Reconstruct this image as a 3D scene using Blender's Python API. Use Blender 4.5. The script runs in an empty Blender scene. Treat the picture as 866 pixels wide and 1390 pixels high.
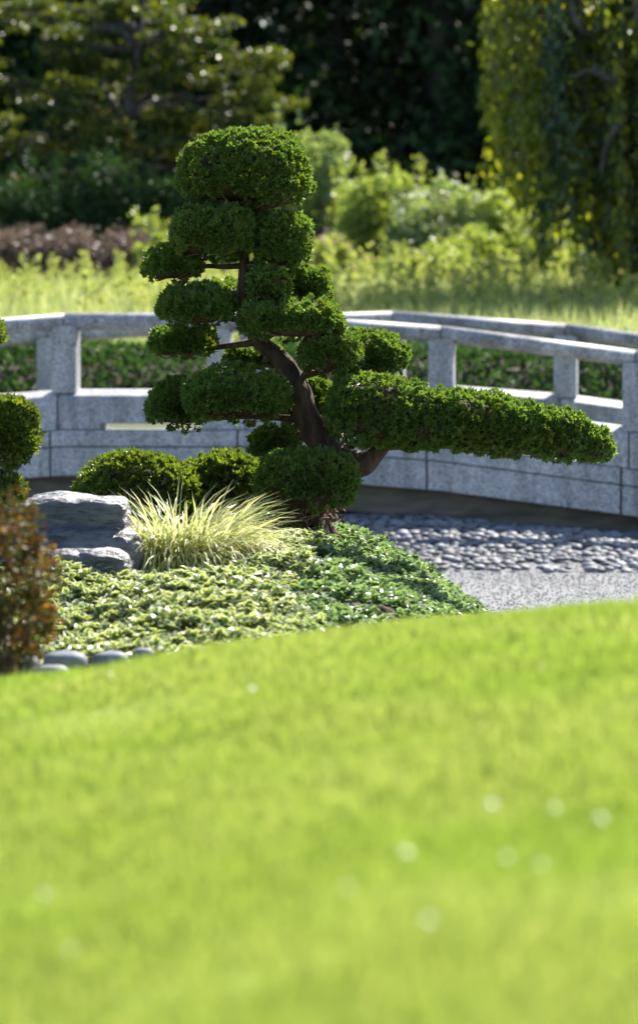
import bpy, math, random
import numpy as np
from mathutils import Vector

# ------------------------------------------------------------------ camera, sky, sun, exposure
S = bpy.context.scene
COL = S.collection
FPX, CAMZ, HOR = 5000.0, 1.75, 403.0
PITCH = math.atan((695 - HOR) / FPX)
cam_d = bpy.data.cameras.new('camera'); cam = bpy.data.objects.new('camera', cam_d); COL.objects.link(cam)
cam.location = (0, 0, CAMZ); cam.rotation_euler = (math.pi / 2 - PITCH, 0, 0)
cam_d.sensor_fit = 'HORIZONTAL'; cam_d.sensor_width = 24; cam_d.lens = FPX / 866 * 24
cam_d.clip_start = 0.1; cam_d.clip_end = 2000
cam_d.dof.use_dof = True; cam_d.dof.focus_distance = 16.6; cam_d.dof.aperture_fstop = 2.9
S.camera = cam

SUN_EL, SUN_AZ = math.radians(43), math.radians(29)      # azimuth: from +Y (view) towards +X
w = bpy.data.worlds.new('World'); S.world = w; w.use_nodes = True
nt = w.node_tree; nt.nodes.clear()
sky = nt.nodes.new('ShaderNodeTexSky'); sky.sky_type = 'NISHITA'; sky.sun_disc = False
sky.sun_elevation = SUN_EL; sky.sun_rotation = SUN_AZ
bg = nt.nodes.new('ShaderNodeBackground'); bg.inputs['Strength'].default_value = 0.085
wo = nt.nodes.new('ShaderNodeOutputWorld')
nt.links.new(sky.outputs[0], bg.inputs[0]); nt.links.new(bg.outputs[0], wo.inputs[0])
sl = bpy.data.lights.new('sun', 'SUN'); sl.energy = 5.0; sl.angle = math.radians(0.5); sl.color = (1, 0.94, 0.83)
sun = bpy.data.objects.new('sun', sl); COL.objects.link(sun)
sd = Vector((math.sin(SUN_AZ) * math.cos(SUN_EL), math.cos(SUN_AZ) * math.cos(SUN_EL), math.sin(SUN_EL)))
sun.rotation_euler = sd.to_track_quat('Z', 'Y').to_euler(); sun.location = (10, 30, 20)
S.view_settings.view_transform = 'Standard'; S.view_settings.look = 'None'
S.view_settings.exposure = 1.53; S.view_settings.gamma = 1
S.cycles.max_bounces = 7; S.cycles.transmission_bounces = 4; S.cycles.diffuse_bounces = 4
S.cycles.caustics_reflective = False; S.cycles.caustics_refractive = False

# ------------------------------------------------------------------ helpers
rng = np.random.default_rng(7); random.seed(7)
PI = math.pi
def at(px, py, D):
    u = (px - 433) / FPX; v = (695 - py) / FPX
    c, s = math.cos(PITCH), math.sin(PITCH)
    dy = c + v * s; dz = -s + v * c
    return np.array([u / dy * D, D, CAMZ + dz / dy * D])
def nrm(v): return v / np.maximum(np.linalg.norm(v, axis=-1, keepdims=True), 1e-9)
def rdir(n, r=None):
    return nrm((r or rng).normal(size=(n, 3)))
def sn(p, f=1.0, seed=0, n=6):
    """smooth pseudo noise about -1..1"""
    r = np.random.default_rng(1000 + seed); out = np.zeros(p.shape[:-1])
    for i in range(n):
        k = nrm(r.normal(size=3)) * f * r.uniform(.6, 1.7)
        out += np.sin(p @ k * 2 * PI + r.uniform(0, 6.3))
    return out / n * 1.6

class MB:
    def __init__(s): s.V = []; s.F = []; s.M = []; s.T = []; s.n = 0
    def add(s, V, F, m=0, t=None):
        V = np.asarray(V, dtype=float).reshape(-1, 3); F = np.asarray(F)
        s.V.append(V); s.F.append((F + s.n, m)); s.T.append(np.zeros(len(V)) if t is None else t); s.n += len(V)
        return s
    def mesh(s, name, mats, smooth=False):
        me = bpy.data.meshes.new(name)
        V = np.concatenate(s.V); me.vertices.add(len(V)); me.vertices.foreach_set('co', V.astype(np.float32).ravel())
        li = np.concatenate([f.ravel() for f, m in s.F]); tot = np.concatenate([np.full(len(f), f.shape[1]) for f, m in s.F])
        mi = np.concatenate([np.full(len(f), m) for f, m in s.F])
        me.loops.add(len(li)); me.polygons.add(len(tot))
        me.loops.foreach_set('vertex_index', li.astype(np.int32))
        st = np.concatenate([[0], np.cumsum(tot)[:-1]]); me.polygons.foreach_set('loop_start', st.astype(np.int32))
        me.polygons.foreach_set('loop_total', tot.astype(np.int32)); me.polygons.foreach_set('material_index', mi.astype(np.int32))
        me.polygons.foreach_set('use_smooth', np.full(len(tot), smooth, dtype=bool))
        at_ = me.attributes.new('t', 'FLOAT', 'POINT'); at_.data.foreach_set('value', np.concatenate(s.T).astype(np.float32))
        for m in (mats if isinstance(mats, (list, tuple)) else [mats]): me.materials.append(m)
        me.update(calc_edges=True); me.validate()
        return me
    def build(s, name, mats, parent=None, smooth=False, loc=None):
        o = bpy.data.objects.new(name, None)
        me = s.mesh(name, mats, smooth)
        bpy.data.objects.remove(o)
        o = bpy.data.objects.new(name, me); COL.objects.link(o)
        if loc is not None:
            l = np.array(loc, dtype=float)
            if parent is not None: l = l - np.array(parent.location)
            shift(me, np.array(loc, dtype=float)); o.location = l
            if parent is not None: o.parent = parent
        elif parent is not None:
            shift(me, world_loc(parent)); o.parent = parent
        return o
def world_loc(o):
    l = np.array(o.location, dtype=float)
    while o.parent is not None: o = o.parent; l = l + np.array(o.location)
    return l
def shift(me, l):
    co = np.empty(len(me.vertices) * 3, dtype=np.float32); me.vertices.foreach_get('co', co)
    co = co.reshape(-1, 3) - l.astype(np.float32); me.vertices.foreach_set('co', co.ravel()); me.update()
def tag(o, label, cat, group=None):
    o['label'] = label; o['category'] = cat
    if group: o['group'] = group
    return o
def thing(name, label, cat, loc, group=None):
    o = bpy.data.objects.new(name, None); COL.objects.link(o); o.location = tuple(float(v) for v in loc)
    o.empty_display_size = .1
    return tag(o, label, cat, group)
def kind(o, k, label=None):
    o['kind'] = k
    if label: o['label'] = label
    return o

def inst(mb, tv, tf, P, X, Y, Z, s, tt=None, m=0):
    """copy template (tv, tf) to every P with axes X,Y,Z and scale s"""
    n = len(P); s = np.broadcast_to(np.asarray(s, dtype=float), (n,))[:, None, None]
    V = P[:, None] + s * (tv[None, :, 0:1] * X[:, None] + tv[None, :, 1:2] * Y[:, None] + tv[None, :, 2:3] * Z[:, None])
    F = (tf[None] + (np.arange(n) * len(tv))[:, None, None]).reshape(-1, tf.shape[1])
    mb.add(V.reshape(-1, 3), F, m, None if tt is None else np.tile(tt, n))
def frames(d, r=None):
    """axes with Y along d and random roll"""
    Y = nrm(d); a = rdir(len(d), r); X = nrm(np.cross(Y, a)); Z = np.cross(X, Y)
    return X, Y, Z
def frames_up(d, flat=1.0):
    """Y along d, blade normal Z tending upward"""
    Y = nrm(d); up = np.array([0, 0, 1.0]) * flat + rng.normal(size=d.shape) * .45
    X = nrm(np.cross(Y, up)); Z = np.cross(X, Y)
    return X, Y, Z

LEAF_V = np.array([[0, 0, 0], [-.30, .42, .10], [0, .5, 0], [.30, .42, .10], [0, 1, -.08]])
GC_V = np.array([[0, 0, 0], [-.34, .58, .12], [0, .55, 0], [.34, .58, .12], [0, 1, -.12]])
LEAF_F = np.array([[0, 2, 4, 1], [0, 3, 4, 2]])
LEAF_T = np.array([.2, 1, 0, 1, .8])
KITE_V = np.array([[0, 0, 0], [-.28, .45, .06], [0, 1, 0], [.28, .45, .06]]); KITE_F = np.array([[0, 3, 2, 1]])
def fan():
    V = []; F = []
    for i, a in enumerate((-48, 2, 50)):
        a = math.radians(a); L = (.78, 1.0, .76)[i]; wd = .22
        c, s_ = math.sin(a), math.cos(a)
        k = len(V); o = .0
        V += [(0, 0, 0), (c * L * .55 - s_ * wd, s_ * L * .55 + c * wd, .10), (c * L, s_ * L, -.05 + .1 * (i % 2)), (c * L * .55 + s_ * wd, s_ * L * .55 - c * wd, .0)]
        F.append([k, k + 3, k + 2, k + 1])
    return np.array(V), np.array(F)
FAN_V, FAN_F = fan()

def spline(pts, n=8):
    P = np.array(pts, dtype=float); P = np.vstack([2 * P[0] - P[1], P, 2 * P[-1] - P[-2]]); out = []
    for i in range(1, len(P) - 2):
        for t in np.linspace(0, 1, n, endpoint=False):
            a, b, c, d = P[i - 1], P[i], P[i + 1], P[i + 2]
            out.append(.5 * (2 * b + (c - a) * t + (2 * a - 5 * b + 4 * c - d) * t * t + (-a + 3 * b - 3 * c + d) * t ** 3))
    out.append(P[-2]); return np.array(out)
def tube(mb, pts, rad, sides=8, n=6, m=0, rough=0.0, seed=0, cap=True):
    """pts (k,3), rad (k,) -> smooth tapered tube"""
    pr = spline(np.hstack([np.asarray(pts, float), np.asarray(rad, float)[:, None]]), n); P = pr[:, :3]; R = pr[:, 3]
    T = nrm(np.gradient(P, axis=0)); a = np.array([0.31, 1, .12]); X = nrm(np.cross(T, a)); Y = np.cross(T, X)
    th = np.linspace(0, 2 * PI, sides, endpoint=False); r = np.random.default_rng(seed)
    L = np.concatenate([[0], np.cumsum(np.linalg.norm(np.diff(P, axis=0), axis=1))])
    rr = R[:, None] * np.ones(sides)
    if rough:
        ridge = np.zeros((len(P), sides))
        for k in (3, 5, 8, 11):
            ridge += np.sin(k * th[None] + 5 * L[:, None] * r.uniform(.5, 2) + 1.6 * np.sin(L[:, None] * r.uniform(7, 16)) + r.uniform(0, 6)) * r.uniform(.5, 1)
        rr = rr * (1 + rough * ridge / 2.2 + rough * .6 * np.sin(L[:, None] * 37))
    V = P[:, None] + rr[..., None] * (np.cos(th)[None, :, None] * X[:, None] + np.sin(th)[None, :, None] * Y[:, None])
    k = len(P); i = np.arange(k - 1)[:, None] * sides; j = np.arange(sides)[None]; j2 = (j + 1) % sides
    F = np.stack([i + j, i + j2, i + sides + j2, i + sides + j], -1).reshape(-1, 4)
    V = V.reshape(-1, 3)
    mb.add(V, F, m)
    return mb
ICO = None
def sphere_grid(nu, nv):
    th = np.linspace(0, PI, nv); ph = np.linspace(0, 2 * PI, nu, endpoint=False)
    T, Pp = np.meshgrid(th, ph, indexing='ij')
    U = np.stack([np.sin(T) * np.cos(Pp), np.sin(T) * np.sin(Pp), np.cos(T)], -1).reshape(-1, 3)
    i = np.arange(nv - 1)[:, None] * nu; j = np.arange(nu)[None]; j2 = (j + 1) % nu
    return U, np.stack([i + j, i + nu + j, i + nu + j2, i + j2], -1).reshape(-1, 4)
def fib(n):
    i = np.arange(n) + .5; z = 1 - 2 * i / n; a = PI * (1 + 5 ** .5) * i; r = np.sqrt(1 - z * z)
    return np.stack([r * np.cos(a), r * np.sin(a), z], -1)

# ------------------------------------------------------------------ materials
def mat(name):
    m = bpy.data.materials.new(name); m.use_nodes = True; n = m.node_tree; n.nodes.clear(); return m, n
def ramp(n, stops, interp='LINEAR'):
    r = n.nodes.new('ShaderNodeValToRGB'); r.color_ramp.interpolation = interp; e = r.color_ramp.elements
    while len(e) < len(stops): e.new(.5)
    for el, (p, c) in zip(e, stops): el.position = p; el.color = (*c, 1)
    return r
def leafmat(name, cols, trans=.35, rough=.5, tcol=None, rim=None, spec=.5, patch=None, patch_scale=2.0):
    """cols: colours picked at random for each leaf; tcol: tint of light passing through; rim: margin colour"""
    m, n = mat(name); L = n.links.new
    g = n.nodes.new('ShaderNodeNewGeometry'); k = len(cols)
    r = ramp(n, [(i / max(k - 1, 1), c) for i, c in enumerate(cols)]); L(g.outputs['Random Per Island'], r.inputs[0]); c = r.outputs[0]
    if patch is not None:
        tc = n.nodes.new('ShaderNodeTexCoord'); no = n.nodes.new('ShaderNodeTexNoise'); no.inputs['Scale'].default_value = patch_scale
        no.inputs['Detail'].default_value = 3; L(tc.outputs['Object'], no.inputs['Vector'])
        rr = ramp(n, [(.45, (0, 0, 0)), (.62, (1, 1, 1))]); L(no.outputs[0], rr.inputs[0])
        mx = n.nodes.new('ShaderNodeMix'); mx.data_type = 'RGBA'; L(rr.outputs[0], mx.inputs[0]); L(c, mx.inputs[6]); mx.inputs[7].default_value = (*patch, 1); c = mx.outputs[2]
    if rim is not None:
        a = n.nodes.new('ShaderNodeAttribute'); a.attribute_name = 't'
        rr = ramp(n, [(.5, (0, 0, 0)), (.8, (1, 1, 1))]); L(a.outputs['Fac'], rr.inputs[0])
        mx = n.nodes.new('ShaderNodeMix'); mx.data_type = 'RGBA'; L(rr.outputs[0], mx.inputs[0]); L(c, mx.inputs[6]); mx.inputs[7].default_value = (*rim, 1); c = mx.outputs[2]
    p = n.nodes.new('ShaderNodeBsdfPrincipled'); L(c, p.inputs['Base Color']); p.inputs['Roughness'].default_value = rough
    p.inputs['Specular IOR Level'].default_value = spec
    o = n.nodes.new('ShaderNodeOutputMaterial')
    if trans > 0:
        t = n.nodes.new('ShaderNodeBsdfTranslucent'); mm = n.nodes.new('ShaderNodeMix'); mm.data_type = 'RGBA'; mm.blend_type = 'MULTIPLY'; mm.inputs[0].default_value = 1
        L(c, mm.inputs[6]); mm.inputs[7].default_value = (*(tcol or (1.6, 1.7, .6)), 1); L(mm.outputs[2], t.inputs[0])
        ms = n.nodes.new('ShaderNodeMixShader'); ms.inputs[0].default_value = trans; L(p.outputs[0], ms.inputs[1]); L(t.outputs[0], ms.inputs[2]); L(ms.outputs[0], o.inputs[0])
    else: L(p.outputs[0], o.inputs[0])
    return m
def solid(name, c0, c1, scale=20, rough=.8, bump=.3, detail=6, stretch=(1, 1, 1), c2=None, scale2=3, bd=.01, speck=None, spec=.3, objrand=False):
    m, n = mat(name); L = n.links.new
    tc = n.nodes.new('ShaderNodeTexCoord'); mp = n.nodes.new('ShaderNodeMapping'); mp.inputs['Scale'].default_value = stretch; L(tc.outputs['Object'], mp.inputs[0])
    no = n.nodes.new('ShaderNodeTexNoise'); no.inputs['Scale'].default_value = scale; no.inputs['Detail'].default_value = detail; L(mp.outputs[0], no.inputs['Vector'])
    r = ramp(n, [(.35, c0), (.65, c1)]); L(no.outputs[0], r.inputs[0]); c = r.outputs[0]
    if c2 is not None:
        n2 = n.nodes.new('ShaderNodeTexNoise'); n2.inputs['Scale'].default_value = scale2; n2.inputs['Detail'].default_value = 4; L(mp.outputs[0], n2.inputs['Vector'])
        r2 = ramp(n, [(.48, (0, 0, 0)), (.68, (1, 1, 1))]); L(n2.outputs[0], r2.inputs[0])
        mx = n.nodes.new('ShaderNodeMix'); mx.data_type = 'RGBA'; L(r2.outputs[0], mx.inputs[0]); L(c, mx.inputs[6]); mx.inputs[7].default_value = (*c2, 1); c = mx.outputs[2]
    if speck is not None:
        v = n.nodes.new('ShaderNodeTexVoronoi'); v.inputs['Scale'].default_value = speck[0]; L(tc.outputs['Object'], v.inputs['Vector'])
        sep = n.nodes.new('ShaderNodeSeparateColor'); L(v.outputs['Color'], sep.inputs[0])
        r3 = ramp(n, [(0, speck[1]), (.22, speck[1]), (.3, (1, 1, 1)), (.8, (1, 1, 1)), (.9, speck[2])]); L(sep.outputs[0], r3.inputs[0])
        mx = n.nodes.new('ShaderNodeMix'); mx.data_type = 'RGBA'; mx.blend_type = 'MULTIPLY'; mx.inputs[0].default_value = 1
        L(c, mx.inputs[6]); L(r3.outputs[0], mx.inputs[7]); c = mx.outputs[2]
    if objrand:
        oi = n.nodes.new('ShaderNodeObjectInfo'); r5 = ramp(n, [(0, (.84, .84, .85)), (.5, (1, 1, 1)), (1, (1.08, 1.06, 1.02))]); L(oi.outputs['Random'], r5.inputs[0])
        n6 = n.nodes.new('ShaderNodeTexNoise'); n6.inputs['Scale'].default_value = 3.5; n6.inputs['Detail'].default_value = 5; m6 = n.nodes.new('ShaderNodeMapping'); m6.inputs['Scale'].default_value = (2.6, 2.6, .5)
        L(tc.outputs['Object'], m6.inputs[0]); L(m6.outputs[0], n6.inputs['Vector']); r6 = ramp(n, [(.36, (.66, .66, .64)), (.56, (1, 1, 1))]); L(n6.outputs[0], r6.inputs[0])
        for q in (r5, r6):
            mx = n.nodes.new('ShaderNodeMix'); mx.data_type = 'RGBA'; mx.blend_type = 'MULTIPLY'; mx.inputs[0].default_value = 1; L(c, mx.inputs[6]); L(q.outputs[0], mx.inputs[7]); c = mx.outputs[2]
    p = n.nodes.new('ShaderNodeBsdfPrincipled'); L(c, p.inputs['Base Color']); p.inputs['Roughness'].default_value = rough; p.inputs['Specular IOR Level'].default_value = spec
    b = n.nodes.new('ShaderNodeBump'); b.inputs['Strength'].default_value = bump; b.inputs['Distance'].default_value = bd; L(no.outputs[0], b.inputs['Height']); L(b.outputs[0], p.inputs['Normal'])
    o = n.nodes.new('ShaderNodeOutputMaterial'); L(p.outputs[0], o.inputs[0]); return m

M = {}
M['granite'] = solid('granite', (.40, .405, .43), (.52, .525, .55), 34, .6, .25, 5, c2=(.36, .37, .40), scale2=2.5, bd=.004, speck=(120, (.52, .52, .54), (1.25, 1.25, 1.25)), objrand=True)
M['granite_worn'] = solid('granite_worn', (.36, .365, .385), (.48, .485, .505), 24, .62, .3, 6, c2=(.25, .25, .26), scale2=4, bd=.004, speck=(115, (.5, .5, .53), (1.25, 1.25, 1.25)), objrand=True)
M['concrete'] = solid('stained_concrete', (.13, .12, .10), (.19, .175, .145), 6, .9, .3, 5, stretch=(1, 1, 5), c2=(.09, .085, .07), scale2=2)
M['deck_green'] = solid('dark_green_paving', (.035, .05, .02), (.07, .085, .035), 9, .95, .5, 5)  # dark green deck, so it looks dark through the drain slots
M['joint'] = solid('dark_mortar', (.08, .08, .08), (.12, .12, .115), 30)
M['rock'] = solid('weathered_rock', (.030, .034, .046), (.080, .085, .105), 14, .55, 1.0, 12, stretch=(1, 1, 3.0), c2=(.16, .165, .175), scale2=5, bd=.04, spec=.7)
M['stone'] = solid('edging_stone', (.10, .11, .135), (.18, .19, .22), 12, .7, .5, 6, bd=.01)
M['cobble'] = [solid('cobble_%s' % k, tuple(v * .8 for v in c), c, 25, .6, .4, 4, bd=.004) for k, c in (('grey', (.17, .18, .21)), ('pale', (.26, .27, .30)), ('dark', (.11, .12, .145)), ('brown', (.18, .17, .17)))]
M['gravel'] = leafmat('gravel_chips', [(.15, .155, .17), (.18, .185, .20), (.21, .215, .225), (.165, .17, .18), (.25, .255, .26)], trans=0, rough=.8, spec=.25)
M['bed'] = solid('gravel_bed', (.14, .145, .155), (.20, .205, .215), 70, .9, .6, 6, bd=.01)
M['soil'] = solid('dark_soil', (.035, .028, .02), (.07, .055, .04), 25, .95, .6, 6)
M['bark'] = solid('ridged_bark', (.040, .026, .020), (.120, .078, .058), 26, .9, 1.0, 8, stretch=(1, 1, .22), c2=(.045, .03, .028), scale2=9, bd=.02)
M['twig'] = solid('brown_twig', (.10, .06, .04), (.20, .125, .085), 40, .9, .3)
M['greybark'] = solid('grey_bark', (.05, .043, .038), (.10, .088, .08), 14, .9, .8, 6, stretch=(1, 1, .3))
M['core'] = solid('dead_inner_twigs', (.030, .026, .014), (.075, .05, .03), 60, .95, .8)  # dense dead brown growth inside the pads
M['hinoki'] = leafmat('cypress_foliage', [(.062, .112, .026), (.084, .148, .035), (.108, .184, .044), (.14, .222, .058)], .42, .5, (1.5, 1.5, .6), spec=.3, patch=(.112, .158, .034), patch_scale=9)
M['hinoki_b'] = leafmat('juniper_foliage', [(.06, .095, .02), (.09, .135, .028), (.14, .19, .04)], .36, .5, (1.6, 1.5, .5), spec=.4)
M['moundleaf'] = leafmat('mound_leaf', [(.08, .12, .024), (.12, .17, .034), (.17, .23, .055)], .36, .42, (1.5, 1.5, .5), spec=.5)
M['hakone'] = leafmat('striped_grass', [(.30, .36, .12), (.55, .56, .28), (.70, .68, .42), (.42, .46, .17), (.66, .62, .36), (.24, .31, .10)], .46, .42, (1.05, 1.05, .85), spec=.4)
M['varieg'] = leafmat('cream_edged_leaf', [(.075, .13, .04), (.11, .18, .055), (.17, .24, .08)], .30, .42, (1.5, 1.5, .7), rim=(.60, .62, .42), spec=.55)
M['pachy'] = leafmat('green_groundcover_leaf', [(.065, .11, .05), (.10, .155, .075), (.16, .22, .11)], .34, .42, (1.4, 1.6, .7), rim=(.27, .35, .20), spec=.6)
M['lawnsoil'] = solid('lawn_base', (.16, .23, .035), (.26, .35, .06), 60, .9, .8, c2=(.24, .33, .06), scale2=1.6)
M['lawn'] = leafmat('lawn_blade', [(.225, .305, .065), (.285, .365, .08), (.34, .41, .10), (.25, .33, .07), (.42, .45, .17)], .5, .5, (1.18, 1.14, .85), spec=.3, patch=(.24, .335, .06), patch_scale=1.6)
M['petal'] = leafmat('white_petal', [(.8, .8, .76), (.85, .85, .8)], .3, .35, (1, 1, 1), spec=.8)
M['meadow'] = leafmat('meadow_blade', [(.25, .33, .12), (.33, .41, .16), (.43, .48, .22), (.21, .30, .10), (.52, .52, .29)], .5, .6, (1.2, 1.15, .85), spec=.2)
M['meadowtop'] = leafmat('yellow_plume', [(.30, .36, .11), (.40, .44, .14), (.23, .30, .09)], .45, .6, (1.2, 1.15, .7), spec=.2)
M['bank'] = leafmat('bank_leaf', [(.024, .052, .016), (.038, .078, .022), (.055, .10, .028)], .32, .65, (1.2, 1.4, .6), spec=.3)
M['darkleaf'] = leafmat('shaded_tree_leaf', [(.008, .016, .007), (.014, .028, .010), (.022, .042, .014)], .10, .6, (1.2, 1.4, .6), spec=.25)  # canopy shade of the wood is put into this leaf colour
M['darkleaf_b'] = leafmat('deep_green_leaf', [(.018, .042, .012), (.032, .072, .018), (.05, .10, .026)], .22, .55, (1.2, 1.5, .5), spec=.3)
M['maple'] = leafmat('olive_maple_leaf', [(.022, .052, .014), (.045, .086, .018), (.14, .165, .030), (.065, .09, .02)], .40, .38, (1.7, 1.5, .45), spec=.35)
M['pale'] = leafmat('pale_green_leaf', [(.16, .23, .09), (.24, .32, .13), (.34, .41, .21)], .40, .4, (1.5, 1.5, .7), spec=.5)
M['lime'] = leafmat('yellow_green_leaf', [(.17, .25, .06), (.25, .33, .09), (.35, .42, .13)], .42, .4, (1.6, 1.5, .6), spec=.5)
M['bloom'] = leafmat('white_bloom', [(.65, .68, .5), (.75, .75, .62)], .3, .5, (1, 1, .9))
M['pinkbloom'] = leafmat('pink_bloom', [(.42, .25, .30), (.55, .36, .38)], .35, .5, (1, 1, 1))
M['hedge'] = leafmat('plum_brown_leaf', [(.12, .085, .08), (.20, .15, .13), (.08, .085, .045), (.30, .23, .20)], .28, .4, (1.3, 1.1, 1), spec=.5)
M['weep'] = leafmat('hanging_leaf', [(.08, .125, .018), (.14, .19, .026), (.24, .28, .04)], .52, .36, (2.3, 2.0, .5), spec=.5)
M['weep_b'] = leafmat('blue_green_shaded_leaf', [(.024, .055, .024), (.042, .088, .038), (.065, .12, .052)], .28, .36, (1.4, 1.5, .8), spec=.5)  # darker bluish copy for inner strands, shade inside the crown put into the colour
M['redleaf'] = leafmat('red_brown_leaf', [(.045, .032, .014), (.14, .04, .014), (.04, .05, .014), (.055, .08, .02), (.05, .06, .018), (.34, .19, .03)], .34, .55, (1.4, 1.1, .5), spec=.4)

# ------------------------------------------------------------------ ground, stream bed
def sst(a, b, x): t = np.clip((x - a) / (b - a), 0, 1); return t * t * (3 - 2 * t)
def ground_z(x, y):
    z = 1.22 * sst(28.4, 30.8, y + .3 * np.sin(x * .9)) + .50 * sst(32, 42, y) + .2 * sst(45, 60, y)
    return z + .03 * np.sin(x * 1.3 + y) * sst(31, 34, y)
def grid(mb, xs, ys, zf, m=0):
    X, Y = np.meshgrid(xs, ys, indexing='xy'); Z = zf(X, Y); V = np.stack([X, Y, Z], -1).reshape(-1, 3)
    nx = len(xs); i = np.arange(len(ys) - 1)[:, None] * nx; j = np.arange(nx - 1)[None]
    F = np.stack([i + j, i + j + 1, i + nx + j + 1, i + nx + j], -1).reshape(-1, 4); mb.add(V, F, m)
xs = np.concatenate([[-600, -300, -120, -60, -30, -20], np.linspace(-14, 14, 90), [20, 30, 60, 120, 300, 600]])
ys = np.concatenate([[-400, -100, -30, 0, 8, 16, 22, 26], np.linspace(27.6, 34, 44), [36, 40, 45, 50, 56, 62, 80, 120, 300, 800]])
mb = MB(); grid(mb, xs, ys, ground_z)
g = mb.build('ground', [M['soil']], smooth=True); kind(g, 'structure')
def foot_z(x):
    return np.interp(x, [-6, -3.1, -1.75, -.47, .82, 2.1, 3.5, 8], [-.2, .02, .24, .335, .33, .235, .085, .0]) * .93
def bed_z(x, y):
    t = sst(22.6, 24.95, y + .16 * x); return .065 + (np.maximum(foot_z(x) - .075, .065) - .065) * t + .008 * np.sin(x * 3) * np.sin(y * 2.3)
mb = MB(); grid(mb, np.linspace(-14, 14, 80), np.concatenate([[10, 16, 20], np.linspace(22, 28.3, 40)]), bed_z)
bed = mb.build('stream_bed', [M['bed']], smooth=True); kind(bed, 'structure')

# cobbles: 300 nearest in view as pieces, the rest joined
def cobble_shape(seed, nu=7, nv=5):
    U, F = sphere_grid(nu, nv); r = 1 + .12 * sn(U, .35, seed); V = U * r[:, None] * np.array([1, .8, .40]); return V, F
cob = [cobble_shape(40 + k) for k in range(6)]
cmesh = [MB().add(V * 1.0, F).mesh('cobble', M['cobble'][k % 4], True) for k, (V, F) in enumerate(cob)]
pts = []
for iy in range(86):
    for ix in range(70):
        x = -1.4 + ix * .080 + (iy % 2) * .040 + rng.uniform(-.032, .032); y = 22.55 + iy * .062 + rng.uniform(-.032, .032)
        if x < 4.2 and y < 25.6: pts.append((x, y))
pts = [p for p in pts if not (p[1] < 22.95 + .12 * math.sin(p[0] * 5) and rng.random() < .55)]
vis = [p for p in pts if .0 < (p[0] / p[1]) < .087 and p[1] < 29]
vis.sort(key=lambda p: p[1]); first = set(vis[:300]); rest = MB()
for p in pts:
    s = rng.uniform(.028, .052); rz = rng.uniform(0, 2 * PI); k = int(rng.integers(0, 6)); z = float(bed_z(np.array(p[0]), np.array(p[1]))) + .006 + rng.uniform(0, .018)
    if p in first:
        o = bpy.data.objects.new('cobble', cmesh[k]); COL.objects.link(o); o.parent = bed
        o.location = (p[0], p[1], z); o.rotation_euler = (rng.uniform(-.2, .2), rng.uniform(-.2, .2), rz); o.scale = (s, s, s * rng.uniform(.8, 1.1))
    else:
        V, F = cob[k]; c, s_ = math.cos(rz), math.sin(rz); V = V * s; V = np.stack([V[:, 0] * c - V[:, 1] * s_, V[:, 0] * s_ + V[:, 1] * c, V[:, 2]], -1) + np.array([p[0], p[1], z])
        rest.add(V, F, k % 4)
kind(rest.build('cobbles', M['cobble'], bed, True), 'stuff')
U = np.array([[1, 0, 0], [0, 1, 0], [-1, 0, 0], [0, -1, 0], [.2, .1, 1], [0, 0, -1.0]]); F = np.array([[0, 1, 4], [1, 2, 4], [2, 3, 4], [3, 0, 4], [1, 0, 5], [2, 1, 5], [3, 2, 5], [0, 3, 5]])
n = 26000; P = np.stack([rng.uniform(-.4, 3.6, n), rng.uniform(16.5, 23.3, n), rng.uniform(.002, .016, n)], -1); P[:, 2] += bed_z(P[:, 0], P[:, 1])
X, Y, Z = frames(rdir(n) * np.array([1, 1, .25])); Z = nrm(np.array([0, 0, 1.0]) + .5 * rdir(n)); X = nrm(np.cross(Y, Z)); Y = np.cross(Z, X); mb = MB(); inst(mb, U * np.array([1, .8, .38]), F, P, X, Y, Z, rng.uniform(.004, .010, n))
kind(mb.build('gravel', [M['gravel']], bed), 'stuff')

# ------------------------------------------------------------------ island mound
def mound_z(x, y):
    top = .39 + .155 * sst(12.9, 15.0, y) + .02 * np.sin(x * 4 + y * 3)
    fx = np.where(x > -.1, 1 - ((x + .1) / 1.02) ** 2, 1.0); fx = np.clip(fx, -.2, 1)
    fx = fx * (1 - sst(-6.5, -8, x)) if False else fx
    fy = sst(11.6, 13.1, y) * (1 - sst(18.2, 19.8, y)); fl = sst(-7.5, -5.5, x)
    top = top + .085 * np.exp(-((x + .22) / .34) ** 2 - ((y - 17.0) / .55) ** 2)
    return top * fx * fy * fl - .02
mb = MB(); grid(mb, np.linspace(-7.6, 1.1, 110), np.linspace(11.4, 20, 90), mound_z)
kind(mb.build('mound', [M['soil']], smooth=True), 'structure')

# ------------------------------------------------------------------ lawn
def lawn_z(x, y):
    h = .888 - .115 * x + .035 * x * x * (np.abs(x) < 2) + .14 * np.where(np.abs(x) >= 2, 1, 0)
    h = h + .055 * np.clip(y - 9.0, 0, 20) ** 2 * 1.0
    h = h + .02 * np.sin(y * 1.1 + x * 1.7) * sst(9.2, 7, y) - .01 * np.sin(x * 3.1)
    return np.maximum(CAMZ - h, -.1)
mb = MB(); grid(mb, np.linspace(-5, 5, 120), np.linspace(-6, 12.4, 150), lawn_z)
lawn = mb.build('lawn', [M['lawnsoil']], smooth=True); kind(lawn, 'structure')
def blades(n, ux, uy, hmin, hmax, zf, lean=.45, wd=.05):
    x = ux(n); y = uy(n, x) if uy.__code__.co_argcount == 2 else uy(n)
    P = np.stack([x, y, zf(x, y) - .005], -1)
    d = np.stack([rng.normal(0, lean, n), rng.normal(0, lean, n), np.ones(n)], -1)
    Xa, Ya, Za = frames(d); L = rng.uniform(hmin, hmax, n); return P, Xa, Ya, Za, L
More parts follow.
